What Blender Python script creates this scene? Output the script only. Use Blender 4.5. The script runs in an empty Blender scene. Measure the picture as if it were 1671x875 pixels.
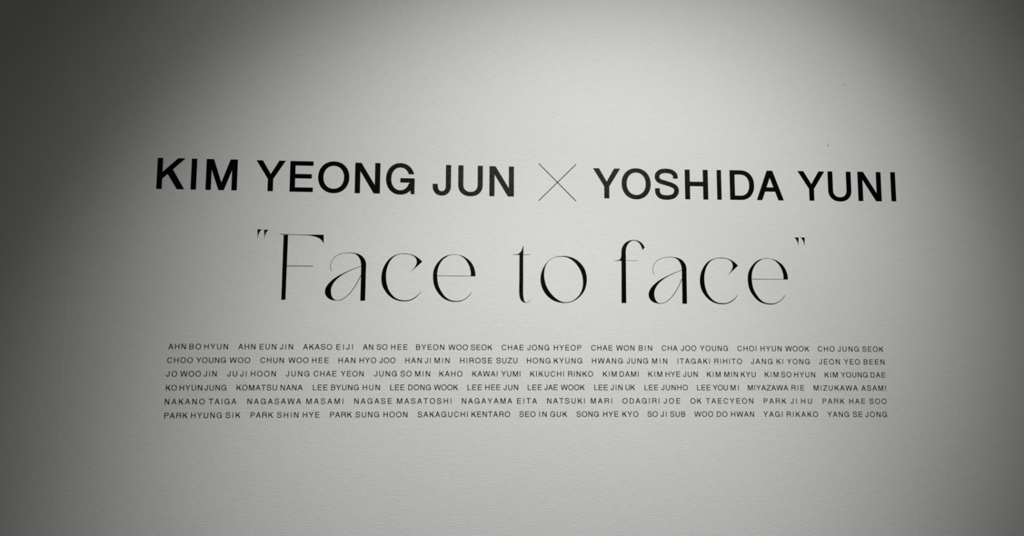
import bpy, bmesh, math
from mathutils import Matrix, Vector

# ------------------------------------------------------------------ camera, world, lights, exposure
scene = bpy.context.scene
COL = scene.collection
cam_data = bpy.data.cameras.new('camera')
cam_data.sensor_width = 36.0
cam_data.lens = 36.0 * 1326.0 / 1671.0
cam_data.clip_start = 0.05
camera = bpy.data.objects.new('camera', cam_data)
COL.objects.link(camera)
camera.matrix_world = (Matrix.Translation((0.0, -2.9525, 1.55)) @
    Matrix(((0.997557, -0.010749, -0.069021), (-0.069791, -0.111781, -0.991279), (0.00294, 0.993675, -0.112258))).to_4x4())
scene.camera = camera

world = bpy.data.worlds.new('world')
world.use_nodes = True
world.node_tree.nodes['Background'].inputs['Color'].default_value = (1.0, 0.995, 0.95, 1)
world.node_tree.nodes['Background'].inputs['Strength'].default_value = 0.088
scene.world = world

vs = scene.view_settings
vs.view_transform = 'Standard'
vs.look = 'None'
vs.exposure = 0.0
vs.gamma = 1.0
vs.use_curve_mapping = False

LIGHT_GAIN = 1.045
# gallery spotlights on the ceiling: (x, distance from wall, z), aim on the wall (x, z), cone, blend, strength
SPOTS = [
    ((0.365, 2.183, 3.223), (0.159, 0.528), 1.051, 0.994, 1.437),
    ((0.200, 2.636, 3.153), (0.147, 1.561), 1.113, 0.863, 1.696),
    ((1.353, 2.194, 3.201), (0.660, 1.702), 1.236, 0.863, 1.740),
    ((0.766, 2.529, 3.161), (0.614, 2.022), 1.498, 0.725, 1.336),
]
for (lx, ld, lz), (tx, tz), cone, blend, power in SPOTS:
    ld_ = bpy.data.lights.new('gallery_spot', 'SPOT')
    ld_.energy = power * LIGHT_GAIN * 4 * math.pi * math.pi / 0.62
    ld_.color = (1.0, 0.995, 0.975)
    ld_.spot_size = cone
    ld_.spot_blend = blend
    ld_.shadow_soft_size = 0.04
    lo = bpy.data.objects.new('gallery_spot', ld_)
    COL.objects.link(lo)
    lo.location = (lx, -ld, lz)
    lo.rotation_euler = (Vector((tx, 0, tz)) - Vector((lx, -ld, lz))).to_track_quat('-Z', 'Y').to_euler()

# ------------------------------------------------------------------ materials
def new_mat(name):
    m = bpy.data.materials.new(name)
    m.use_nodes = True
    return m, m.node_tree.nodes, m.node_tree.links, m.node_tree.nodes['Principled BSDF']

def math_node(N, L, op, a, b=None, c=None):
    n = N.new('ShaderNodeMath'); n.operation = op
    for i, v in enumerate((a, b, c)):
        if v is None: continue
        if isinstance(v, (int, float)): n.inputs[i].default_value = v
        else: L.new(v, n.inputs[i])
    return n.outputs[0]

def weave_height(N, L, coord, thread=1.0):
    """woven wall covering: slubby horizontal threads, fine dots, faint diagonal twill"""
    def noise(scale_vec, detail, rough=0.5):
        mp = N.new('ShaderNodeMapping'); mp.inputs['Scale'].default_value = scale_vec
        L.new(coord, mp.inputs['Vector'])
        n = N.new('ShaderNodeTexNoise'); n.inputs['Scale'].default_value = 1.0
        n.inputs['Detail'].default_value = detail; n.inputs['Roughness'].default_value = rough
        L.new(mp.outputs[0], n.inputs['Vector'])
        return n.outputs['Fac']
    slub = noise((34, 1, 520), 1.5)
    long_ = noise((9, 1, 260), 1.0)
    dots = noise((300, 1, 330), 1.0)
    patch = noise((6, 1, 9), 2.0)
    sp = N.new('ShaderNodeSeparateXYZ'); L.new(coord, sp.inputs[0])
    # threads run along x, 4.9 mm apart, slightly wandering
    wander = math_node(N, L, 'MULTIPLY', long_, 3.0)
    ph = math_node(N, L, 'MULTIPLY_ADD', sp.outputs['Z'], 2 * math.pi / 0.0049, wander)
    rows = math_node(N, L, 'SINE', ph)
    diag0 = math_node(N, L, 'MULTIPLY', sp.outputs['X'], 2 * math.pi / 0.0062)
    diag1 = math_node(N, L, 'MULTIPLY_ADD', sp.outputs['Z'], 2 * math.pi / 0.0105, diag0)
    diag = math_node(N, L, 'SINE', math_node(N, L, 'ADD', diag1, math_node(N, L, 'MULTIPLY', dots, 2.5)))
    diagw = math_node(N, L, 'MULTIPLY', diag, math_node(N, L, 'MULTIPLY', patch, 0.38))
    h = math_node(N, L, 'MULTIPLY_ADD', rows, 0.20 * thread, math_node(N, L, 'MULTIPLY', slub, 1.7 * thread))
    h = math_node(N, L, 'ADD', h, math_node(N, L, 'MULTIPLY', dots, 1.15))
    h = math_node(N, L, 'ADD', h, diagw)
    return h

def paper_material():
    m, N, L, b = new_mat('woven_wallpaper')
    tc = N.new('ShaderNodeTexCoord'); oi = N.new('ShaderNodeObjectInfo')
    ad = N.new('ShaderNodeVectorMath'); ad.operation = 'ADD'
    cm = N.new('ShaderNodeCombineXYZ')
    L.new(math_node(N, L, 'MULTIPLY', oi.outputs['Random'], 37.0), cm.inputs[0])
    L.new(math_node(N, L, 'MULTIPLY', oi.outputs['Random'], 0.7), cm.inputs[2])
    L.new(tc.outputs['Object'], ad.inputs[0]); L.new(cm.outputs[0], ad.inputs[1])
    h = weave_height(N, L, ad.outputs[0])
    bp = N.new('ShaderNodeBump'); bp.inputs['Strength'].default_value = 1.0
    bp.inputs['Distance'].default_value = PAPER_BUMP
    L.new(h, bp.inputs['Height']); L.new(bp.outputs[0], b.inputs['Normal'])
    cr = N.new('ShaderNodeMapRange')
    cr.inputs['From Min'].default_value = 0.6; cr.inputs['From Max'].default_value = 2.2
    cr.inputs['To Min'].default_value = 0.585; cr.inputs['To Max'].default_value = 0.655
    L.new(h, cr.inputs['Value'])
    cc = N.new('ShaderNodeCombineColor')
    L.new(cr.outputs[0], cc.inputs[0]); L.new(cr.outputs[0], cc.inputs[1])
    L.new(math_node(N, L, 'MULTIPLY', cr.outputs[0], 0.992), cc.inputs[2])
    L.new(cc.outputs[0], b.inputs['Base Color'])
    b.inputs['Roughness'].default_value = 0.85
    b.inputs['Specular IOR Level'].default_value = 0.2
    return m

def vinyl_material():
    m, N, L, b = new_mat('black_vinyl')
    g = N.new('ShaderNodeNewGeometry')
    h = weave_height(N, L, g.outputs['Position'], 0.5)
    bp = N.new('ShaderNodeBump'); bp.inputs['Strength'].default_value = 1.0
    bp.inputs['Distance'].default_value = VINYL_BUMP
    L.new(h, bp.inputs['Height']); L.new(bp.outputs[0], b.inputs['Normal'])
    b.inputs['Base Color'].default_value = (0.0008, 0.0008, 0.0008, 1)
    b.inputs['Roughness'].default_value = 0.24
    b.inputs['Specular IOR Level'].default_value = 0.042
    return m

def plain_material(name, color, rough):
    m, N, L, b = new_mat(name)
    n = N.new('ShaderNodeTexNoise'); n.inputs['Scale'].default_value = 6.0; n.inputs['Detail'].default_value = 6
    mx = N.new('ShaderNodeMix'); mx.data_type = 'RGBA'
    mx.inputs[6].default_value = (*[c * 0.85 for c in color], 1); mx.inputs[7].default_value = (*color, 1)
    L.new(n.outputs['Fac'], mx.inputs[0]); L.new(mx.outputs[2], b.inputs['Base Color'])
    b.inputs['Roughness'].default_value = rough
    return m

PAPER_BUMP = 0.00065
VINYL_BUMP = 0.00035
PAPER = paper_material()
VINYL = vinyl_material()
PLASTER = plain_material('white_plaster', (0.6, 0.6, 0.58), 0.9)
FLOOR = plain_material('grey_concrete', (0.18, 0.18, 0.175), 0.6)
SOOT = plain_material('dark_nick', (0.24, 0.24, 0.23), 0.9)

# ------------------------------------------------------------------ object helpers
def link_mesh(name, me, mat, parent=None):
    if mat and not me.materials: me.materials.append(mat)
    o = bpy.data.objects.new(name, me)
    COL.objects.link(o)
    if parent: o.parent = parent
    return o

def box_mesh(name, x0, x1, y0, y1, z0, z1):
    v = [(x, y, z) for x in (x0, x1) for y in (y0, y1) for z in (z0, z1)]
    f = [(0, 1, 3, 2), (4, 6, 7, 5), (0, 4, 5, 1), (2, 3, 7, 6), (0, 2, 6, 4), (1, 5, 7, 3)]
    me = bpy.data.meshes.new(name); me.from_pydata(v, [], f); me.update()
    return me

def thing(name, loc, label, cat, group=None):
    o = bpy.data.objects.new(name, None)
    o.empty_display_size = 0.02
    COL.objects.link(o)
    o.location = loc
    o['label'] = label; o['category'] = cat
    if group: o['group'] = group
    return o

# ------------------------------------------------------------------ the setting
CEIL = 3.6
wall = link_mesh('wall_back', box_mesh('wall_back', -4.0, 5.0, 0.0012, 0.15, 0.0, CEIL), PLASTER)
wall['kind'] = 'structure'
wall['label'] = 'tall gallery wall covered in white woven wallpaper strips'
floor = link_mesh('floor', box_mesh('floor', -4.0, 5.0, -5.0, 0.15, -0.1, 0.0), FLOOR)
floor['kind'] = 'structure'
ceiling = link_mesh('ceiling', box_mesh('ceiling', -4.0, 5.0, -5.0, 0.15, CEIL, CEIL + 0.1), PLASTER)
ceiling['kind'] = 'structure'

# wallpaper strips 1.118 m wide, butt joined; the edge by the left seam stands a little proud
def strip(x0, x1, lift_right=0.0):
    g = 0.0
    xs = [x0, x0 + 0.006, x1 - 0.0036, x1 - 0.0022, x1]
    ys = [0.0, 0.0, 0.0, -lift_right, -lift_right * 0.1]
    zs = [0.0, 1.15, 1.45, 1.95, 2.2, 2.35, CEIL]
    lz = [0.0, 0.2, 0.8, 1.0, 0.9, 0.0, 0.0]
    v = []; f = []
    cx = (x0 + x1) / 2
    for z, k in zip(zs, lz):
        for x, y in zip(xs, ys): v.append((x - cx, y * k, z))
    n = len(xs)
    for j in range(len(zs) - 1):
        for i in range(n - 1):
            a = j * n + i
            f.append((a, a + 1, a + n + 1, a + n))
    back = len(v)
    for j, z in enumerate(zs):
        v += [(xs[0] - cx, 0.0011, z), (xs[-1] - cx, 0.0011, z)]
    for j in range(len(zs) - 1):
        b0 = back + 2 * j
        f.append((j * n, (j + 1) * n, b0 + 2, b0))
        f.append((j * n + n - 1, b0 + 1, b0 + 3, (j + 1) * n + n - 1))
        f.append((b0, b0 + 2, b0 + 3, b0 + 1))
    me = bpy.data.meshes.new('wallpaper_strip'); me.from_pydata(v, [], f); me.update()
    o = link_mesh('wallpaper_strip', me, PAPER, wall)
    o.location = (cx, 0, 0)
    return o
for k in range(8):
    x0 = -1.3596 - 2 * 1.118 + 1.118 * k
    strip(x0, min(x0 + 1.118, 5.0), 0.0011 if k == 1 else 0.0)

# two tiny marks on the paper right of and above the bold heading
def nick(x, z, pts):
    me = bpy.data.meshes.new('nick')
    n = len(pts)
    me.from_pydata([(px, -0.0004, pz) for px, pz in pts] + [(px, 0, pz) for px, pz in pts], [],
                   [tuple(range(n))] + [(i, i + n, (i + 1) % n + n, (i + 1) % n) for i in range(n)])
    me.update()
    o = link_mesh('nick', me, SOOT, wall)
    o.location = (x, 0, z)
NICKS = [((1.4189, 2.3718), [(-.0022, -.006), (.0, -.0065), (.0012, -.002), (.0045, .006), (.0035, .0065), (-.001, .0005)]),
         ((1.4914, 2.6129), [(-.0016, -.002), (.0012, -.0022), (.002, .0012), (0, .0026), (-.0018, .001)])]
for (x, z), pts in NICKS: nick(x, z, pts)

# ------------------------------------------------------------------ glyph outlines
# shape lists in cap-height units: ('p', points) a filled outline, ('r', edge A, edge B) a ribbon between two edges
def arc(cx, cy, rx, ry, a0, a1, n=14, k=2.25):
    pts = []
    for i in range(n + 1):
        a = math.radians(a0 + (a1 - a0) * i / n)
        c, s = math.cos(a), math.sin(a)
        pts.append((cx + rx * math.copysign(abs(c) ** (2 / k), c), cy + ry * math.copysign(abs(s) ** (2 / k), s)))
    return pts

def arc_y(cx, cy, rx, ry, y0, y1, n, k=2.25):
    """superellipse arc running counter-clockwise through the left from height y0 (right side) to y1 (right side)"""
    def ang(y):
        s = max(-1, min(1, (y - cy) / ry))
        s = math.copysign(abs(s) ** (k / 2), s)
        return math.degrees(math.asin(s))
    return arc(cx, cy, rx, ry, ang(y0), 360 + ang(y1), n, k)

def rect(x0, y0, x1, y1): return ('p', [(x0, y0), (x1, y0), (x1, y1), (x0, y1)])

def catmull(P, sub=4):
    P = [tuple(p) for p in P]
    if len(P) < 3: return P
    Q = [(2 * P[0][0] - P[1][0], 2 * P[0][1] - P[1][1])] + P + [(2 * P[-1][0] - P[-2][0], 2 * P[-1][1] - P[-2][1])]
    out = []
    for i in range(1, len(Q) - 2):
        p0, p1, p2, p3 = Q[i - 1:i + 3]
        d = [max(1e-6, math.dist(a, b) ** 0.5) for a, b in ((p0, p1), (p1, p2), (p2, p3))]
        m1 = [(p2[k] - p1[k]) + d[1] * ((p1[k] - p0[k]) / d[0] - (p2[k] - p0[k]) / (d[0] + d[1])) for k in (0, 1)]
        m2 = [(p2[k] - p1[k]) + d[1] * ((p3[k] - p2[k]) / d[2] - (p3[k] - p1[k]) / (d[1] + d[2])) for k in (0, 1)]
        for j in range(sub):
            t = j / sub
            out.append(tuple((2*t**3-3*t**2+1)*p1[k] + (t**3-2*t**2+t)*m1[k] + (-2*t**3+3*t**2)*p2[k] + (t**3-t**2)*m2[k] for k in (0, 1)))
    out.append(P[-1])
    return out

def stroke(C, wa, wb):
    """ribbon about a centre line; wa = width where it runs vertically, wb = width where it runs horizontally"""
    A = []; B = []
    for i, p in enumerate(C):
        q = C[min(i + 1, len(C) - 1)]; o = C[max(i - 1, 0)]
        tx, ty = q[0] - o[0], q[1] - o[1]; l = math.hypot(tx, ty) or 1
        tx /= l; ty /= l
        w = (wa * ty * ty + wb * tx * tx) / 2
        A.append((p[0] - ty * w, p[1] + tx * w)); B.append((p[0] + ty * w, p[1] - tx * w))
    return ('r', A, B)

WID = dict(A=.891, B=.770, C=.887, D=.826, E=.738, F=.70, G=.905, H=.792, I=.135, J=.572, K=.835, L=.642, M=.958, N=.794,
           O=.975, P=.747, R=.835, S=.795, T=.812, U=.787, W=1.27, Y=.890, Z=.787)
BEAR = dict(A=(.019, .018), B=(.103, .056), C=(.061, .057), D=(.113, .067), E=(.120, .071), G=(.067, .103), H=(.107, .106), I=(.127, .125),
            J=(.024, .100), K=(.106, .006), L=(.106, .026), M=(.102, .100), N=(.106, .106), O=(.054, .054), P=(.120, .063), R=(.123, .053),
            S=(.068, .065), T=(.020, .019), U=(.110, .109), W=(.022, .022), Y=(.019, .019), Z=(.032, .032))

def glyph(ch, w, s, t):
    o = 0.020
    c = w / 2
    if ch == 'I': return [rect(0, 0, w, 1)]
    if ch == 'A':
        a = s * 1.16; f = s * 1.10
        yi = (c - f) / (c - a / 2)
        xin = lambda y: f + (c - f) * y / yi
        yb = 0.29
        return [('p', [(0, 0), (f, 0), (c, yi), (c, 1), (c - a / 2, 1)]),
                ('p', [(w, 0), (c + a / 2, 1), (c, 1), (c, yi), (w - f, 0)]),
                ('p', [(xin(yb) - .01, yb), (w - xin(yb) + .01, yb), (w - xin(yb + t) + .01, yb + t), (xin(yb + t) - .01, yb + t)])]
    if ch in 'BPR':
        out = [rect(0, 0, s, 1)]
        def bowl(y0, y1, xr, rx):
            ry = (y1 - y0) / 2; ym = (y0 + y1) / 2
            A = [(s * .5, y1)] + arc(xr - rx, ym, rx, ry, 90, -90, 16, 2.15) + [(s * .5, y0)]
            B = [(s * .5, y1 - t)] + arc(xr - rx, ym, rx - s, ry - t, 90, -90, 16, 2.15) + [(s * .5, y0 + t)]
            return ('r', A, B)
        if ch == 'B': out += [bowl(.525 - t * .5, 1, w * .955, .27), bowl(0, .525 + t * .5, w, .30)]
        elif ch == 'P': out += [bowl(.42, 1, w, .30)]
        else:
            out += [bowl(.44, 1, w * .965, .30)]
            C = catmull([(w * .58, .49), (w * .78, .45), (w * .86, .34), (w * .875, .17), (w * .93, 0)], 4)
            out += [stroke(C, s * .98, t)]
            out[-1][1][-1] = (w - s * .0, 0); out[-1][2][-1] = (w - s * 1.15, 0)
            if out[-1][1][5][0] < out[-1][2][5][0]:
                out[-1][1][-1], out[-1][2][-1] = out[-1][2][-1], out[-1][1][-1]
        return out
    if ch == 'O':
        return [('r', arc(c, .5, c, .5 + o, 0, 360, 44, 2.12), arc(c, .5, c - s, .5 + o - t, 0, 360, 44, 2.12))]
    if ch == 'C':
        k = 2.12
        A = arc_y(c, .5, c, .5 + o, .67, .345, 40, k); B = arc_y(c, .5, c - s, .5 + o - t, .67, .345, 40, k)
        return [('r', A, B)]
    if ch == 'G':
        k = 2.12
        A = arc_y(c, .5, c * 1.0, .5 + o, .655, .26, 40, k); B = arc_y(c, .5, c - s, .5 + o - t, .655, .36, 40, k)
        return [('r', A, B), rect(w * .50, .525 - t, w, .525),
                ('p', [(w, .525), (w - s * .82, .525), (w - s * 1.02, .30), (w - s * .80, .13), (w - s * .68, 0), (w, 0)])]
    if ch == 'D':
        rx = .46
        A = [(0, 1)] + arc(w - rx, .5, rx, .5, 90, -90, 22, 2.2) + [(0, 0)]
        B = [(0, 1 - t)] + arc(w - rx, .5, rx - s, .5 - t, 90, -90, 22, 2.2) + [(0, t)]
        return [rect(0, 0, s, 1), ('r', A, B)]
    if ch in 'EFL':
        out = [rect(0, 0, s, 1)]
        if ch in 'EL': out.append(rect(s, 0, w, t))
        if ch in 'EF': out += [rect(s, 1 - t, w, 1), rect(s, .51 - t * .5, w * .94, .51 + t * .5)]
        return out
    if ch == 'H': return [rect(0, 0, s, 1), rect(w - s, 0, w, 1), rect(s, .52 - t * .52, w - s, .52 + t * .52)]
    if ch == 'J':
        r = min(.30, w * .5)
        A = [(w, 1)] + arc(c, r, c, r + o, 0, -180, 20, 2.15) + [(0, .365)]
        B = [(w - s, 1)] + arc(c, r, c - s, r + o - t, 0, -180, 20, 2.15) + [(s * .98, .365)]
        return [('r', A, B)]
    if ch == 'U':
        r = .36
        A = [(w, 1)] + arc(c, r, c, r + o, 0, -180, 26, 2.2) + [(0, 1)]
        B = [(w - s, 1)] + arc(c, r, c - s, r + o - t, 0, -180, 26, 2.2) + [(s, 1)]
        return [('r', A, B)]
    if ch == 'K':
        m = (1 - .33) / (w - s)
        lo = lambda x: 1 - (w - x) * m
        xa, xb = s + .24 * (w - s), s + .43 * (w - s)
        return [rect(0, 0, s, 1), ('p', [(s, .33), (w, 1), (w - 1.36 * s, 1), (s, .33 + 1.36 * s * m)]),
                ('p', [(xa, lo(xa) - .015), (w - 1.36 * s, 0), (w + .0, 0), (xb + .01, lo(xb) + .03), (xa, lo(xa) + .03)])]
    if ch == 'M':
        a = 1.35 * s; e = .28 * s
        yv = .245 * s / .165
        out = [rect(0, 0, s, 1), rect(w - s, 0, w, 1)]
        out.append(('p', [(0, 1), (e, .999), (c - s / 2, 0), (c, 0), (c, yv), (a, 1)]))
        out.append(('p', [(w, 1), (w - a, 1), (c, yv), (c, 0), (c + s / 2, 0), (w - e, .999)]))
        return out
    if ch == 'N':
        a = 1.17 * s
        return [rect(0, 0, s, 1), rect(w - s, 0, w, 1), ('p', [(0, 1), (w - a, 0), (w, 0), (a, 1)])]
    if ch == 'S':
        P = [(1.0, .715), (.955, .84), (.80, .955), (.48, 1.0), (.18, .965), (.02, .86), (.0, .73), (.10, .625), (.46, .54), (.82, .455),
             (1.0, .345), (1.0, .19), (.86, .06), (.5, .0), (.16, .045), (.02, .165), (.0, .345)]
        sx = s * .94
        C = [(sx / 2 + u * (w - sx), -o + t / 2 + v * (1 + 2 * o - t)) for u, v in P]
        C[0] = (w - sx / 2 - .02, .69); C[-1] = (sx / 2, .36)
        return [stroke(catmull(C, 4), sx, t * 1.04)]
    if ch == 'T': return [rect(c - s / 2, 0, c + s / 2, 1 - t), rect(0, 1 - t, w, 1)]
    if ch == 'Y':
        a = 1.2 * s; yc = .40; yn = .40 + .95 * s
        return [rect(c - s / 2, 0, c + s / 2, yc), ('p', [(0, 1), (c - s / 2, yc), (c, yc), (c, yn), (a, 1)]),
                ('p', [(w, 1), (w - a, 1), (c, yn), (c, yc), (c + s / 2, yc)])]
    if ch == 'W':
        a = 1.04 * s; x1 = w * .235; x2 = w - x1
        return [('p', [(0, 1), (x1 - a / 2, 0), (x1 + a / 2, 0), (a, 1)]),
                ('p', [(x1 - a / 2, 0), (c - a / 2, 1), (c + a / 2, 1), (x1 + a / 2, 0)]),
                ('p', [(x2 - a / 2, 0), (c - a / 2, 1), (c + a / 2, 1), (x2 + a / 2, 0)]),
                ('p', [(w, 1), (x2 + a / 2, 0), (x2 - a / 2, 0), (w - a, 1)])]
    if ch == 'Z':
        return [rect(0, 1 - t, w, 1), rect(0, 0, w, t), ('p', [(0, t), (1.25 * s, t), (w, 1 - t), (w - 1.25 * s, 1 - t)])]
    raise ValueError(ch)

FILM = 0.0004        # thickness of the cut vinyl film
def shape_mesh(name, shapes, sx=1.0, sz=1.0, ox=0.0, oz=0.0, depth=FILM):
    """the shapes laid on the wall plane (x, z), facing -y, with the film's thickness"""
    bm = bmesh.new()
    base_depth = depth
    for si, sh in enumerate(shapes):
        depth = base_depth * (1 + 0.06 * si)      # overlapping pieces must not be coplanar
        if sh[0] == 'p':
            pts = []
            for p in sh[1]:
                if not pts or math.dist(p, pts[-1]) > 1e-5: pts.append(p)
            if math.dist(pts[0], pts[-1]) < 1e-5: pts.pop()
            tris = None
            fr = [bm.verts.new((ox + x * sx, -depth, oz + z * sz)) for x, z in pts]
            bk = [bm.verts.new((ox + x * sx, 0, oz + z * sz)) for x, z in pts]
            area = sum(pts[i][0] * pts[(i + 1) % len(pts)][1] - pts[(i + 1) % len(pts)][0] * pts[i][1] for i in range(len(pts)))
            from mathutils.geometry import tessellate_polygon
            for a, b, c in tessellate_polygon([[Vector((x, z, 0)) for x, z in pts]]):
                if len({a, b, c}) < 3: continue
                ar = (pts[b][0]-pts[a][0])*(pts[c][1]-pts[a][1]) - (pts[c][0]-pts[a][0])*(pts[b][1]-pts[a][1])
                tri = (a, b, c) if ar > 0 else (a, c, b)
                try: bm.faces.new([fr[i] for i in tri])
                except ValueError: pass
            n = len(pts)
            for i in range(n):
                j = (i + 1) % n
                q = [fr[i], bk[i], bk[j], fr[j]]
                bm.faces.new(q if area > 0 else q[::-1])
        else:
            A, B = sh[1], sh[2]
            ra = [[bm.verts.new((ox + x * sx, y, oz + z * sz)) for x, z in E] for E, y in ((A, -depth), (B, -depth), (A, 0), (B, 0))]
            fa, fb, ba, bb = ra
            for i in range(len(A) - 1):
                (ax, az), (bx, bz), (cx_, cz) = A[i], A[i + 1], B[i]
                dx, dz = B[i + 1][0] - ax, B[i + 1][1] - az
                ar = (bx - cx_) * dz - (bz - cz) * dx
                def add(q):
                    bm.faces.new(q if ar > 0 else q[::-1])
                add([fa[i], fa[i + 1], fb[i + 1], fb[i]])
                add([fa[i + 1], fa[i], ba[i], ba[i + 1]])
                add([fb[i], fb[i + 1], bb[i + 1], bb[i]])
            for i in (0, len(A) - 1):
                bm.faces.new([fa[i], fb[i], bb[i], ba[i]])
    me = bpy.data.meshes.new(name)
    bm.to_mesh(me); bm.free()
    me.materials.append(VINYL)
    return me

ON_WALL = -0.00005
# ------------------------------------------------------------------ measured layout, metres on the wall (x, z)
HEADINGS = [[['K', -1.0771, -0.9788, 2.1568, 0.1142], ['I', -0.9569, -0.9377, 2.1565, 0.1141], ['M', -0.9044, -0.7936, 2.1561, 0.1141], ['Y', -0.7274, -0.6224, 2.1553, 0.1139], ['E', -0.606, -0.5224, 2.1548, 0.1139], ['O', -0.5047, -0.392, 2.1542, 0.1138], ['N', -0.3716, -0.2801, 2.1535, 0.1137], ['G', -0.2588, -0.1543, 2.1529, 0.1136], ['J', -0.0882, -0.021, 2.152, 0.1135], ['U', 0.0056, 0.0963, 2.1513, 0.1134], ['N', 0.1208, 0.2119, 2.1506, 0.1133]], [['Y', 0.5083, 0.611, 2.1498, 0.1141], ['O', 0.6161, 0.7267, 2.1503, 0.1141], ['S', 0.7427, 0.8324, 2.1508, 0.1141], ['H', 0.8573, 0.9459, 2.1514, 0.1141], ['I', 0.9802, 0.9973, 2.1518, 0.1141], ['D', 1.03, 1.1239, 2.1524, 0.1141], ['A', 1.1329, 1.2377, 2.1531, 0.1141], ['Y', 1.2945, 1.4, 2.1542, 0.1141], ['U', 1.4124, 1.5036, 2.1551, 0.1141], ['N', 1.5301, 1.6223, 2.1561, 0.114], ['I', 1.6606, 1.6795, 2.157, 0.114]]]
CROSS = [[0.3044, 2.2778], [0.4438, 2.137], [0.4446, 2.2775], [0.3043, 2.1369]]
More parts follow.
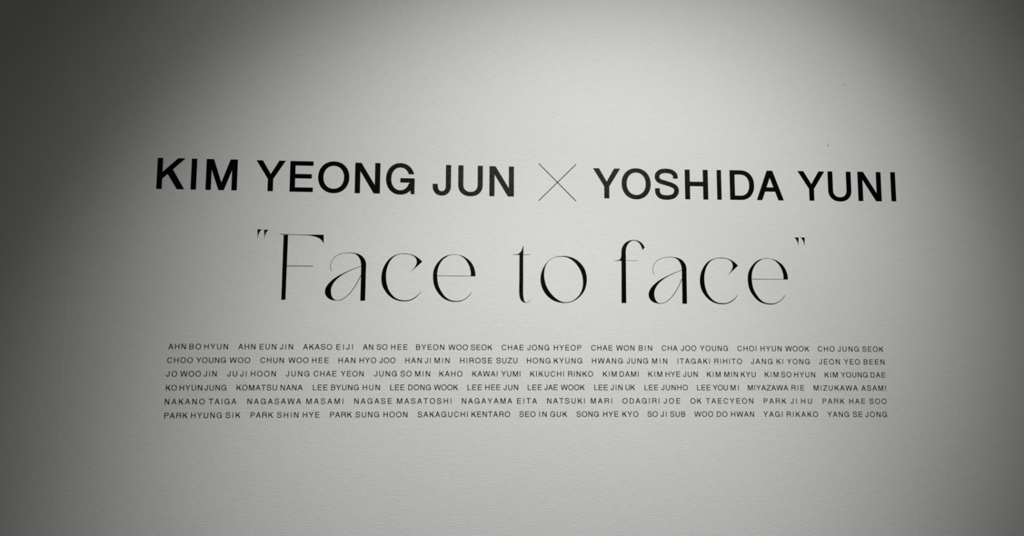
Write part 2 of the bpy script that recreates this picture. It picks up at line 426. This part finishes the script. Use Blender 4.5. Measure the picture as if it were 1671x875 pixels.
ROWS = [
  ((-0.000748, 0.000595, 1.584505), [[('AHN', -1.007, -0.9465), ('BO', -0.9346, -0.8942), ('HYUN', -0.8832, -0.801)], [('AHN', -0.7658, -0.7057), ('EUN', -0.6912, -0.6332), ('JIN', -0.6208, -0.5746)], [('AKASO', -0.5394, -0.4375), ('EIJI', -0.4222, -0.3641)], [('AN', -0.3286, -0.2919), ('SO', -0.2792, -0.2413), ('HEE', -0.2286, -0.1701)], [('BYEON', -0.1394, -0.038), ('WOO', -0.0231, 0.0467), ('SEOK', 0.0574, 0.1353)], [('CHAE', 0.1688, 0.2485), ('JONG', 0.2622, 0.3422), ('HYEOP', 0.3589, 0.4598)], [('CHAE', 0.4961, 0.5748), ('WON', 0.5884, 0.6562), ('BIN', 0.672, 0.7218)], [('CHA', 0.7577, 0.8169), ('JOO', 0.8295, 0.887), ('YOUNG', 0.9004, 1.0058)], [('CHOI', 1.0415, 1.1134), ('HYUN', 1.1291, 1.2095), ('WOOK', 1.2231, 1.3143)], [('CHO', 1.3475, 1.4117), ('JUNG', 1.4239, 1.5049), ('SEOK', 1.5191, 1.5998)]]),
  ((-0.000952, 0.000852, 1.537179), [[('CHOO', -1.0081, -0.9204), ('YOUNG', -0.9088, -0.8065), ('WOO', -0.7935, -0.7223)], [('CHUN', -0.6868, -0.6049), ('WOO', -0.5891, -0.5189), ('HEE', -0.5064, -0.448)], [('HAN', -0.414, -0.354), ('HYO', -0.3396, -0.2804), ('JOO', -0.2692, -0.2118)], [('HAN', -0.1771, -0.1182), ('JI', -0.1072, -0.0863), ('MIN', -0.0725, -0.0185)], [('HIROSE', 0.0194, 0.1345), ('SUZU', 0.1499, 0.2265)], [('HONG', 0.2608, 0.3464), ('KYUNG', 0.3591, 0.4624)], [('HWANG', 0.4989, 0.6123), ('JUNG', 0.6266, 0.7057), ('MIN', 0.7211, 0.7772)], [('ITAGAKI', 0.8154, 0.9367), ('RIHITO', 0.953, 1.0577)], [('JANG', 1.0916, 1.1731), ('KI', 1.1882, 1.213), ('YONG', 1.2277, 1.3143)], [('JEON', 1.35, 1.4299), ('YEO', 1.4455, 1.5069), ('BEEN', 1.5217, 1.6019)]]),
  ((-0.001173, 0.000764, 1.48962), [[('JO', -1.0092, -0.9721), ('WOO', -0.9612, -0.8904), ('JIN', -0.8808, -0.8361)], [('JU', -0.7997, -0.7653), ('JI', -0.7547, -0.7328), ('HOON', -0.7184, -0.6314)], [('JUNG', -0.5964, -0.5144), ('CHAE', -0.4995, -0.4198), ('YEON', -0.4045, -0.3238)], [('JUNG', -0.2866, -0.2064), ('SO', -0.1927, -0.1534), ('MIN', -0.1414, -0.0877)], [('KAHO', -0.0546, 0.0278)], [('KAWAI', 0.0632, 0.1542), ('YUMI', 0.1678, 0.2372)], [('KIKUCHI', 0.2726, 0.3957), ('RINKO', 0.4105, 0.5024)], [('KIM', 0.5385, 0.5893), ('DAMI', 0.5999, 0.6701)], [('KIM', 0.7058, 0.758), ('HYE', 0.7699, 0.8245), ('JUN', 0.8356, 0.89)], [('KIM', 0.9246, 0.9759), ('MIN', 0.9897, 1.0408), ('KYU', 1.052, 1.1077)], [('KIM', 1.142, 1.1942), ('SO', 1.2044, 1.2433), ('HYUN', 1.2535, 1.3337)], [('KIM', 1.3698, 1.4199), ('YOUNG', 1.4317, 1.5344), ('DAE', 1.5459, 1.6032)]]),
  ((-0.001247, 0.000892, 1.441189), [[('KO', -1.0082, -0.9705), ('HYUN', -0.9613, -0.8836), ('JUNG', -0.8757, -0.8006)], [('KOMATSU', -0.7657, -0.6253), ('NANA', -0.6139, -0.5365)], [('LEE', -0.5008, -0.4498), ('BYUNG', -0.437, -0.3399), ('HUN', -0.326, -0.2652)], [('LEE', -0.2287, -0.1781), ('DONG', -0.165, -0.0846), ('WOOK', -0.0733, 0.0128)], [('LEE', 0.0467, 0.0983), ('HEE', 0.1104, 0.1651), ('JUN', 0.1762, 0.2292)], [('LEE', 0.2638, 0.3148), ('JAE', 0.3242, 0.3723), ('WOOK', 0.3846, 0.4714)], [('LEE', 0.5064, 0.5556), ('JIN', 0.5665, 0.61), ('UK', 0.6214, 0.6563)], [('LEE', 0.6912, 0.7415), ('JUNHO', 0.7533, 0.8519)], [('LEE', 0.8864, 0.9365), ('YOU', 0.9454, 1.0015), ('MI', 1.0119, 1.0423)], [('MIYAZAWA', 1.0768, 1.2292), ('RIE', 1.2413, 1.2899)], [('MIZUKAWA', 1.3262, 1.4944), ('ASAMI', 1.5081, 1.6022)]]),
  ((-0.001351, 0.000753, 1.393075), [[('NAKANO', -1.0095, -0.8731), ('TAIGA', -0.8598, -0.7643)], [('NAGASAWA', -0.7266, -0.5402), ('MASAMI', -0.5223, -0.3928)], [('NAGASE', -0.3545, -0.222), ('MASATOSHI', -0.2038, -0.0105)], [('NAGAYAMA', 0.0271, 0.2077), ('EITA', 0.2255, 0.2974)], [('NATSUKI', 0.3341, 0.4714), ('MARI', 0.4931, 0.5712)], [('ODAGIRI', 0.6092, 0.7454), ('JOE', 0.7615, 0.8228)], [('OK', 0.8605, 0.9016), ('TAECYEON', 0.9178, 1.0954)], [('PARK', 1.135, 1.22), ('JI', 1.2365, 1.2601), ('HU', 1.2762, 1.3178)], [('PARK', 1.3578, 1.441), ('HAE', 1.4596, 1.5206), ('SOO', 1.5373, 1.6027)]]),
  ((-0.001711, 0.000732, 1.345761), [[('PARK', -1.0089, -0.9296), ('HYUNG', -0.9178, -0.8126), ('SIK', -0.7993, -0.7486)], [('PARK', -0.7137, -0.6356), ('SHIN', -0.6219, -0.5479), ('HYE', -0.5328, -0.4752)], [('PARK', -0.4378, -0.3618), ('SUNG', -0.3482, -0.266), ('HOON', -0.2507, -0.166)], [('SAKAGUCHI', -0.1294, 0.0481), ('KENTARO', 0.0616, 0.2004)], [('SEO', 0.2341, 0.292), ('IN', 0.3056, 0.3325), ('GUK', 0.3454, 0.4068)], [('SONG', 0.4412, 0.5219), ('HYE', 0.5378, 0.5937), ('KYO', 0.6082, 0.6672)], [('SO', 0.7013, 0.7388), ('JI', 0.7494, 0.7714), ('SUB', 0.7846, 0.8404)], [('WOO', 0.8743, 0.9443), ('DO', 0.9576, 0.9973), ('HWAN', 1.011, 1.0972)], [('YAGI', 1.132, 1.2046), ('RIKAKO', 1.2199, 1.3389)], [('YANG', 1.3741, 1.4565), ('SE', 1.4716, 1.5074), ('JONG', 1.5188, 1.6014)]]),
]
TITLE = {
  'F': [('p',[[(-0.6212,1.9956),(-0.6054,1.9959)],[(-0.6069,1.7613),(-0.6216,1.7611)]]),('p',[[(-0.6364,1.9996),(-0.6213,1.9991),(-0.6055,1.9983),(-0.5483,1.9977),(-0.4786,1.9983)],[(-0.4776,1.9658)],[(-0.4776,1.9658),(-0.4843,1.9768),(-0.4933,1.9846),(-0.5043,1.9896),(-0.5179,1.9929),(-0.5348,1.9951),(-0.555,1.9959),(-0.5819,1.9962),(-0.6212,1.9967),(-0.6364,1.9985)]]),('p',[[(-0.6064,1.8845),(-0.5133,1.8845),(-0.5132,1.8825),(-0.6063,1.8821)]])],
  'q1': [('p',[[(-0.7147,2.015),(-0.6973,2.0149)],[(-0.6973,2.0149),(-0.7031,2.0107),(-0.7082,2.0024),(-0.7111,1.992),(-0.7127,1.9806)]]),('p',[[(-0.6909,2.0136),(-0.6731,2.0136)],[(-0.6731,2.0136),(-0.6796,2.009),(-0.6844,2.0013),(-0.6874,1.9913),(-0.689,1.9816)]])],
  'q2': [('p',[[(1.2705,2.0121),(1.2895,2.0121)],[(1.2875,1.98),(1.2859,1.9888),(1.2834,1.9971),(1.2795,2.005),(1.2753,2.0101),(1.2705,2.0121)]]),('p',[[(1.2938,2.0123),(1.3133,2.0122)],[(1.3116,1.9803),(1.3098,1.9891),(1.3072,1.9974),(1.3031,2.0054),(1.2989,2.0103),(1.2938,2.0123)]])],
  'a': [('r',[[(-0.4444,1.8657),(-0.4488,1.8732),(-0.4504,1.8819),(-0.449,1.8939),(-0.4435,1.9075),(-0.4327,1.9197),(-0.4156,1.9285),(-0.3996,1.9317),(-0.3846,1.9326)],[(-0.4455,1.8651),(-0.45,1.8728),(-0.4519,1.8819),(-0.4504,1.8943),(-0.4447,1.9083),(-0.4336,1.9209),(-0.4162,1.9299),(-0.3998,1.9332),(-0.3848,1.9344)]]),('r',[[(-0.3847,1.9344),(-0.3696,1.9333),(-0.3545,1.9302),(-0.3418,1.9239),(-0.3328,1.9151),(-0.3268,1.9049),(-0.324,1.8935),(-0.3241,1.8782),(-0.3243,1.8399),(-0.3243,1.7993),(-0.3247,1.7601)],[(-0.3847,1.9326),(-0.3726,1.9315),(-0.362,1.9281),(-0.3535,1.9212),(-0.347,1.9111),(-0.3432,1.8996),(-0.3417,1.8882),(-0.3416,1.8729),(-0.3415,1.8372),(-0.3416,1.7992),(-0.3419,1.7599)]]),('r',[[(-0.3417,1.8866),(-0.3682,1.8759),(-0.3905,1.8657),(-0.4102,1.8559),(-0.4274,1.846),(-0.4421,1.835),(-0.4554,1.8217),(-0.4643,1.8082),(-0.4681,1.7955),(-0.4668,1.7829),(-0.4603,1.7721),(-0.4501,1.7646),(-0.4363,1.7604),(-0.4246,1.7593),(-0.4152,1.7601)],[(-0.3416,1.8851),(-0.3677,1.8739),(-0.3894,1.8634),(-0.4064,1.8536),(-0.4199,1.8436),(-0.4321,1.8318),(-0.4409,1.8185),(-0.4463,1.8045),(-0.4471,1.7919),(-0.4451,1.78),(-0.4419,1.7725),(-0.4375,1.7665),(-0.4309,1.7625),(-0.4239,1.761),(-0.4152,1.7619)]]),('r',[[(-0.4159,1.76),(-0.4024,1.7656),(-0.3888,1.776),(-0.3745,1.791),(-0.3607,1.8115),(-0.3499,1.832),(-0.3405,1.8514)],[(-0.4166,1.7617),(-0.4034,1.7674),(-0.3902,1.7775),(-0.3763,1.7925),(-0.3626,1.8128),(-0.3519,1.8331),(-0.3427,1.8525)]])],
  'c': [('r',[[(-0.185,1.9333),(-0.1964,1.9329),(-0.2115,1.9299),(-0.2265,1.924),(-0.2415,1.9123),(-0.2537,1.8963),(-0.2634,1.8757),(-0.268,1.8532),(-0.2675,1.8303),(-0.262,1.81),(-0.2516,1.7928),(-0.2388,1.7785),(-0.2235,1.7677),(-0.2058,1.761),(-0.1857,1.7589),(-0.1681,1.7605),(-0.1506,1.7678),(-0.1357,1.7801),(-0.1248,1.794)],[(-0.185,1.9317),(-0.1963,1.9313),(-0.2089,1.9286),(-0.2215,1.9228),(-0.2326,1.9124),(-0.2417,1.8982),(-0.2476,1.8815),(-0.2511,1.8636),(-0.2515,1.8458),(-0.2496,1.8279),(-0.2455,1.8114),(-0.2392,1.7963),(-0.2288,1.7824),(-0.2161,1.7711),(-0.2009,1.7646),(-0.1857,1.7627),(-0.1682,1.7638),(-0.1519,1.7708),(-0.137,1.7821),(-0.1258,1.7947)]]),('p',[[(-0.1976,1.9328),(-0.1862,1.9335),(-0.171,1.9321),(-0.1558,1.9285),(-0.143,1.9219),(-0.1327,1.9143),(-0.1217,1.9042)],[(-0.1217,1.9042),(-0.1349,1.8917),(-0.1474,1.8806),(-0.1574,1.8715),(-0.166,1.8625)],[(-0.166,1.8625),(-0.1549,1.8761),(-0.1467,1.8872),(-0.1426,1.8968),(-0.142,1.9063),(-0.1454,1.916),(-0.1531,1.9236),(-0.1659,1.9291),(-0.1786,1.931),(-0.1976,1.9313)]])],
  'e': [('r',[[(-0.0083,1.9328),(0.0071,1.9312),(0.0224,1.9275),(0.0378,1.9194),(0.0507,1.9093),(0.0611,1.8957),(0.0676,1.8811),(0.071,1.867),(0.0721,1.8526)],[(-0.0083,1.9313),(0.0065,1.9302),(0.0186,1.9262),(0.0302,1.918),(0.0405,1.906),(0.0483,1.892),(0.0528,1.8784),(0.0549,1.8655),(0.0548,1.8524)]]),('r',[[(-0.0057,1.9328),(-0.021,1.9306),(-0.0388,1.925),(-0.054,1.9145),(-0.0677,1.8989),(-0.0777,1.8808),(-0.082,1.8603),(-0.0817,1.8398),(-0.0781,1.8194),(-0.0703,1.8016),(-0.0574,1.7838),(-0.042,1.77),(-0.0242,1.7619),(-0.0038,1.7583),(0.0164,1.76),(0.0342,1.7673),(0.048,1.7783),(0.0594,1.7925)],[(-0.0057,1.9313),(-0.0205,1.9291),(-0.0324,1.9235),(-0.045,1.9141),(-0.0551,1.9016),(-0.0622,1.8866),(-0.0661,1.8702),(-0.0671,1.8527),(-0.0656,1.8361),(-0.0624,1.819),(-0.0551,1.8022),(-0.0447,1.786),(-0.0319,1.7726),(-0.0166,1.7646),(-0.0001,1.7619),(0.0164,1.763),(0.0336,1.7695),(0.0468,1.7801),(0.0578,1.7932)]]),('p',[[(-0.0677,1.8537),(0.0553,1.8537),(0.0553,1.8522),(-0.0676,1.852)]])],
  't': [('r',[[(0.233,1.9368),(0.2328,1.8926),(0.2326,1.8443),(0.2322,1.7962),(0.2336,1.7807),(0.2381,1.768),(0.2444,1.7607),(0.2534,1.7572)],[(0.2469,1.9369),(0.2467,1.8927),(0.2468,1.8444),(0.2466,1.7963),(0.2472,1.7822),(0.2489,1.7709),(0.2514,1.7631),(0.2562,1.7583)]]),('r',[[(0.2511,1.7571),(0.26,1.7574),(0.2679,1.7606),(0.2747,1.7679)],[(0.2511,1.7588),(0.2598,1.7587),(0.2671,1.7618),(0.2739,1.7687)]]),('p',[[(0.2475,1.9681),(0.2472,1.9332)],[(0.2472,1.9332),(0.233,1.933)],[(0.233,1.9333),(0.21,1.9332),(0.21,1.9345),(0.2214,1.9349)],[(0.2214,1.9349),(0.2285,1.937),(0.235,1.9422),(0.2398,1.9483),(0.2432,1.9569),(0.246,1.9675)]]),('p',[[(0.2464,1.9349),(0.2725,1.9349),(0.2725,1.9337),(0.2464,1.9335)]])],
  'o': [('o',[[(0.391,1.9306),(0.4079,1.9301),(0.4287,1.9251),(0.4469,1.9154),(0.4625,1.9008),(0.4741,1.8832),(0.4804,1.8625),(0.4818,1.8418),(0.4788,1.821),(0.4709,1.8003),(0.4565,1.7821),(0.4382,1.7678),(0.4175,1.7594),(0.3968,1.7571),(0.3787,1.7596),(0.3581,1.7663),(0.3401,1.7785),(0.3246,1.7964),(0.3149,1.8169),(0.3108,1.8375),(0.3113,1.8556),(0.3157,1.8737),(0.3248,1.8933),(0.3378,1.9103),(0.3533,1.9221),(0.3715,1.9289)],[(0.391,1.9283),(0.4053,1.9267),(0.4209,1.9203),(0.4365,1.9088),(0.4494,1.8933),(0.4597,1.8753),(0.4653,1.8571),(0.4675,1.839),(0.4669,1.8209),(0.4631,1.8054),(0.4552,1.7898),(0.4409,1.7742),(0.4253,1.7648),(0.4097,1.7608),(0.3968,1.7605),(0.3839,1.7642),(0.3684,1.7731),(0.3543,1.7859),(0.3414,1.8022),(0.3311,1.8222),(0.326,1.8402),(0.3237,1.8583),(0.3255,1.879),(0.33,1.8946),(0.3391,1.9092),(0.352,1.9203),(0.3715,1.9273)]])],
  'f': [('r',[[(0.6104,1.7589),(0.611,1.8289),(0.6117,1.8887),(0.612,1.9307),(0.6122,1.9518),(0.6145,1.9639),(0.6201,1.9745),(0.6293,1.9846),(0.6415,1.9914),(0.6567,1.9943),(0.6733,1.9924),(0.6854,1.9859),(0.6943,1.9769),(0.7002,1.9664)],[(0.6279,1.759),(0.6282,1.829),(0.6283,1.8889),(0.6286,1.9309),(0.6285,1.952),(0.6305,1.9641),(0.6352,1.9753),(0.6429,1.9847),(0.6505,1.99),(0.6588,1.9922),(0.6702,1.9896),(0.6792,1.9828),(0.6861,1.9723),(0.6916,1.957)]]),('p',[[(0.6134,1.9488),(0.613,1.9157)],[(0.613,1.9157),(0.5855,1.9155),(0.5856,1.9167),(0.5952,1.9173)],[(0.5952,1.9173),(0.6028,1.9189),(0.6079,1.9231),(0.6108,1.9307),(0.6121,1.9412),(0.6125,1.9488)]]),('p',[[(0.6278,1.9172),(0.6737,1.9173),(0.6737,1.9161),(0.6278,1.9159)]])],
  'a2': [('r',[[(0.7358,1.8639),(0.7314,1.8714),(0.7298,1.8801),(0.7312,1.8921),(0.7367,1.9057),(0.7475,1.9179),(0.7646,1.9267),(0.7806,1.9299),(0.7956,1.9308)],[(0.7347,1.8633),(0.7302,1.871),(0.7283,1.8801),(0.7298,1.8925),(0.7355,1.9065),(0.7466,1.9191),(0.764,1.9281),(0.7804,1.9314),(0.7954,1.9326)]]),('r',[[(0.7955,1.9326),(0.8106,1.9315),(0.8257,1.9284),(0.8384,1.9221),(0.8474,1.9133),(0.8534,1.9031),(0.8562,1.8917),(0.8561,1.8764),(0.8559,1.8381),(0.8559,1.7975),(0.8555,1.7583)],[(0.7955,1.9308),(0.8076,1.9297),(0.8182,1.9263),(0.8267,1.9194),(0.8332,1.9093),(0.837,1.8978),(0.8385,1.8864),(0.8386,1.8711),(0.8387,1.8354),(0.8386,1.7974),(0.8383,1.7581)]]),('r',[[(0.8385,1.8848),(0.812,1.8741),(0.7897,1.8639),(0.77,1.8541),(0.7528,1.8442),(0.7381,1.8332),(0.7248,1.8199),(0.7159,1.8064),(0.7121,1.7937),(0.7134,1.7811),(0.7199,1.7703),(0.7301,1.7628),(0.7439,1.7586),(0.7556,1.7575),(0.765,1.7583)],[(0.8386,1.8833),(0.8125,1.8721),(0.7908,1.8616),(0.7738,1.8518),(0.7603,1.8418),(0.7481,1.83),(0.7393,1.8167),(0.7339,1.8027),(0.7331,1.7901),(0.7351,1.7782),(0.7383,1.7707),(0.7427,1.7647),(0.7493,1.7607),(0.7563,1.7592),(0.765,1.7601)]]),('r',[[(0.7643,1.7582),(0.7778,1.7638),(0.7914,1.7742),(0.8057,1.7892),(0.8195,1.8097),(0.8303,1.8302),(0.8397,1.8496)],[(0.7636,1.7599),(0.7768,1.7656),(0.79,1.7757),(0.8039,1.7907),(0.8176,1.811),(0.8283,1.8313),(0.8375,1.8507)]])],
  'c2': [('r',[[(0.9895,1.9319),(0.9781,1.9315),(0.963,1.9285),(0.948,1.9226),(0.933,1.9109),(0.9208,1.8949),(0.9111,1.8743),(0.9065,1.8518),(0.907,1.8289),(0.9125,1.8086),(0.9229,1.7914),(0.9357,1.7771),(0.951,1.7663),(0.9687,1.7596),(0.9888,1.7575),(1.0064,1.7591),(1.0239,1.7664),(1.0388,1.7787),(1.0497,1.7926)],[(0.9895,1.9303),(0.9782,1.9299),(0.9656,1.9272),(0.953,1.9214),(0.9419,1.911),(0.9328,1.8968),(0.9269,1.8801),(0.9234,1.8622),(0.923,1.8444),(0.9249,1.8265),(0.929,1.81),(0.9353,1.7949),(0.9457,1.781),(0.9584,1.7697),(0.9736,1.7632),(0.9888,1.7613),(1.0063,1.7624),(1.0226,1.7694),(1.0375,1.7807),(1.0487,1.7933)]]),('p',[[(0.9769,1.9314),(0.9883,1.9321),(1.0035,1.9307),(1.0187,1.9271),(1.0315,1.9205),(1.0418,1.9129),(1.0528,1.9028)],[(1.0528,1.9028),(1.0396,1.8903),(1.0271,1.8792),(1.0171,1.8701),(1.0085,1.8611)],[(1.0085,1.8611),(1.0196,1.8747),(1.0278,1.8858),(1.0319,1.8954),(1.0325,1.9049),(1.0291,1.9146),(1.0214,1.9222),(1.0086,1.9277),(0.9959,1.9296),(0.9769,1.9299)]])],
  'e2': [('r',[[(1.1625,1.9323),(1.1779,1.9307),(1.1932,1.927),(1.2086,1.9189),(1.2215,1.9088),(1.2319,1.8952),(1.2384,1.8806),(1.2418,1.8665),(1.2429,1.8521)],[(1.1625,1.9308),(1.1773,1.9297),(1.1894,1.9257),(1.201,1.9175),(1.2113,1.9055),(1.2191,1.8915),(1.2236,1.8779),(1.2257,1.865),(1.2256,1.8519)]]),('r',[[(1.1651,1.9323),(1.1498,1.9301),(1.132,1.9245),(1.1168,1.914),(1.1031,1.8984),(1.0931,1.8803),(1.0888,1.8598),(1.0891,1.8393),(1.0927,1.8189),(1.1005,1.8011),(1.1134,1.7833),(1.1288,1.7695),(1.1466,1.7614),(1.167,1.7578),(1.1872,1.7595),(1.205,1.7668),(1.2188,1.7778),(1.2302,1.792)],[(1.1651,1.9308),(1.1503,1.9286),(1.1384,1.923),(1.1258,1.9136),(1.1157,1.9011),(1.1086,1.8861),(1.1047,1.8697),(1.1037,1.8522),(1.1052,1.8356),(1.1084,1.8185),(1.1157,1.8017),(1.1261,1.7855),(1.1389,1.7721),(1.1542,1.7641),(1.1707,1.7614),(1.1872,1.7625),(1.2044,1.769),(1.2176,1.7796),(1.2286,1.7927)]]),('p',[[(1.1031,1.8532),(1.2261,1.8532),(1.2261,1.8517),(1.1032,1.8515)]])],
}

# ------------------------------------------------------------------ bold heading: two names and a cross
HEAD_LABELS = ['large bold black sans-serif heading left of the thin cross',
               'large bold black sans-serif heading right of the thin cross']
for letters, label in zip(HEADINGS, HEAD_LABELS):
    x0, x1 = letters[0][1], letters[-1][2]
    z0 = sum(l[3] for l in letters) / len(letters)
    t = thing('heading_lettering', ((x0 + x1) / 2, ON_WALL, z0), label, 'heading lettering')
    for ch, xl, xr, zb, cap in letters:
        w = (xr - xl) / cap
        s = 0.172 if ch in 'KIMYEOG' else 0.168
        sh = glyph(ch, w, 0.168 if ch != 'I' else w, 0.145)
        o = link_mesh('letter', shape_mesh('letter', sh, cap, cap, 0, 0), None, t)
        o.location = (xl - (x0 + x1) / 2, 0, zb - z0)

(c0, c1, c2, c3) = CROSS
cxm = sum(p[0] for p in CROSS) / 4; czm = sum(p[1] for p in CROSS) / 4
t = thing('cross_sign', (cxm, ON_WALL, czm), 'thin black diagonal cross between the two bold headings', 'cross sign')
def bar(p, q, w):
    dx, dz = q[0] - p[0], q[1] - p[1]; l = math.hypot(dx, dz)
    nx, nz = -dz / l * w / 2, dx / l * w / 2
    return ('p', [(p[0] + nx, p[1] + nz), (p[0] - nx, p[1] - nz), (q[0] - nx, q[1] - nz), (q[0] + nx, q[1] + nz)])
for p, q, d in ((c0, c1, FILM), (c2, c3, FILM * 1.1)):
    o = link_mesh('stroke', shape_mesh('stroke', [bar(p, q, 0.0030)], 1, 1, -cxm, -czm, d), None, t)

# ------------------------------------------------------------------ serif title
t = thing('title_lettering', (0.42, ON_WALL, 1.76), 'large black thin serif title with quotation marks under the bold headings', 'title lettering')
def resample(P, n=80):
    d = [0.0]
    for a, b in zip(P, P[1:]): d.append(d[-1] + math.dist(a, b))
    out = []; k = 0
    for i in range(n):
        s = d[-1] * i / (n - 1)
        while k < len(P) - 2 and d[k + 1] < s: k += 1
        u = min(1, (s - d[k]) / max(1e-9, d[k + 1] - d[k]))
        out.append((P[k][0] * (1 - u) + P[k + 1][0] * u, P[k][1] * (1 - u) + P[k + 1][1] * u))
    return out
def serif_shapes(segs):
    out = []
    for kind, parts in segs:
        if kind == 'p':
            pts = []
            for seg in parts: pts += catmull(seg, 4) if len(seg) > 4 else [tuple(p) for p in seg]
            out.append(('p', pts))
        elif kind == 'r':
            A, B = (catmull(e, 5) for e in parts)
            if len(A) != len(B):
                A, B = resample(A), resample(B)
            out.append(('r', A, B))
        else:                                  # closed ring: pair the two outlines by angle
            cx = sum(p[0] for p in parts[0]) / len(parts[0]); cz = sum(p[1] for p in parts[0]) / len(parts[0])
            rings = []
            for e in parts:
                m = len(e)
                P = catmull(list(e) * 3, 5)[5 * m:10 * m]
                pol = sorted((math.atan2(p[1] - cz, p[0] - cx), math.hypot(p[0] - cx, p[1] - cz)) for p in P)
                pol = [(a - 2 * math.pi, r) for a, r in pol[-3:]] + pol + [(a + 2 * math.pi, r) for a, r in pol[:3]]
                R = []
                for i in range(121):
                    a = -math.pi + 2 * math.pi * i / 120
                    k = max(j for j in range(len(pol) - 1) if pol[j][0] <= a)
                    u = (a - pol[k][0]) / max(1e-9, pol[k + 1][0] - pol[k][0])
                    r = pol[k][1] * (1 - u) + pol[k + 1][1] * u
                    R.append((cx + r * math.cos(a), cz + r * math.sin(a)))
                rings.append(R)
            R0, R1 = rings
            # never let the hairline vanish
            R1 = [b if math.dist(a, (cx, cz)) - math.dist(b, (cx, cz)) > .0013 else
                  (cx + (b[0] - cx) * (math.dist(a, (cx, cz)) - .0013) / math.dist(b, (cx, cz)),
                   cz + (b[1] - cz) * (math.dist(a, (cx, cz)) - .0013) / math.dist(b, (cx, cz))) for a, b in zip(R0, R1)]
            out.append(('r', R0, R1))
    return out
for key in ('q1', 'F', 'a', 'c', 'e', 't', 'o', 'f', 'a2', 'c2', 'e2', 'q2'):
    sh = serif_shapes(TITLE[key])
    if key[0] == 'q':
        for one in sh:
            link_mesh('quotation_mark', shape_mesh('quotation_mark', [one], 1, 1, -0.42, -1.76), None, t)
    else:
        link_mesh('letter', shape_mesh('letter', sh, 1, 1, -0.42, -1.76), None, t)

# ------------------------------------------------------------------ the block of small names
CAP = 0.0196
SMALL = {}
def small_letter(ch):
    if ch not in SMALL:
        SMALL[ch] = shape_mesh('letter', glyph(ch, WID[ch], SMALL_STEM if ch != 'I' else WID[ch], SMALL_BAR), 1, 1, 0, 0, FILM / CAP * 0.6)
    return SMALL[ch]
SMALL_STEM, SMALL_BAR = 0.146, 0.128
ORD = ['first', 'second', 'third', 'fourth', 'fifth', 'sixth', 'seventh', 'eighth', 'ninth', 'tenth', 'eleventh', 'twelfth']
ROWNAME = ['top row', 'second row from the top', 'third row from the top', 'third row from the bottom', 'second row from the bottom', 'bottom row']
COUNT = {1: 'one-word', 2: 'two-word', 3: 'three-word'}
for ri, (curve, names) in enumerate(ROWS):
    for ni, words in enumerate(names):
        x0, x1 = words[0][1], words[-1][2]
        xm = (x0 + x1) / 2
        z0 = curve[0] * xm * xm + curve[1] * xm + curve[2]
        if ni == 0: which = 'leftmost'
        elif ni == len(names) - 1: which = 'rightmost'
        else: which = ORD[ni] + ' from left'
        t = thing('name_lettering', (xm, ON_WALL, z0), 'small black %s name, %s in the %s of names' % (COUNT[len(words)], which, ROWNAME[ri]),
                  'name lettering', 'small names in the ' + ROWNAME[ri])
        for text, a, b in words:
            nat = sum(WID[c] for c in text) * CAP
            gaps = [(BEAR[p][1] + BEAR[q][0]) * CAP for p, q in zip(text, text[1:])]
            extra = ((b - a) - nat - sum(gaps)) / len(gaps)
            x = a
            for i, c in enumerate(text):
                o = link_mesh('letter', small_letter(c), None, t)
                zx = curve[0] * x * x + curve[1] * x + curve[2]
                o.location = (x - xm, 0, zx - z0)
                o.scale = (CAP, CAP, CAP)
                x += WID[c] * CAP
                if i < len(gaps): x += gaps[i] + extra
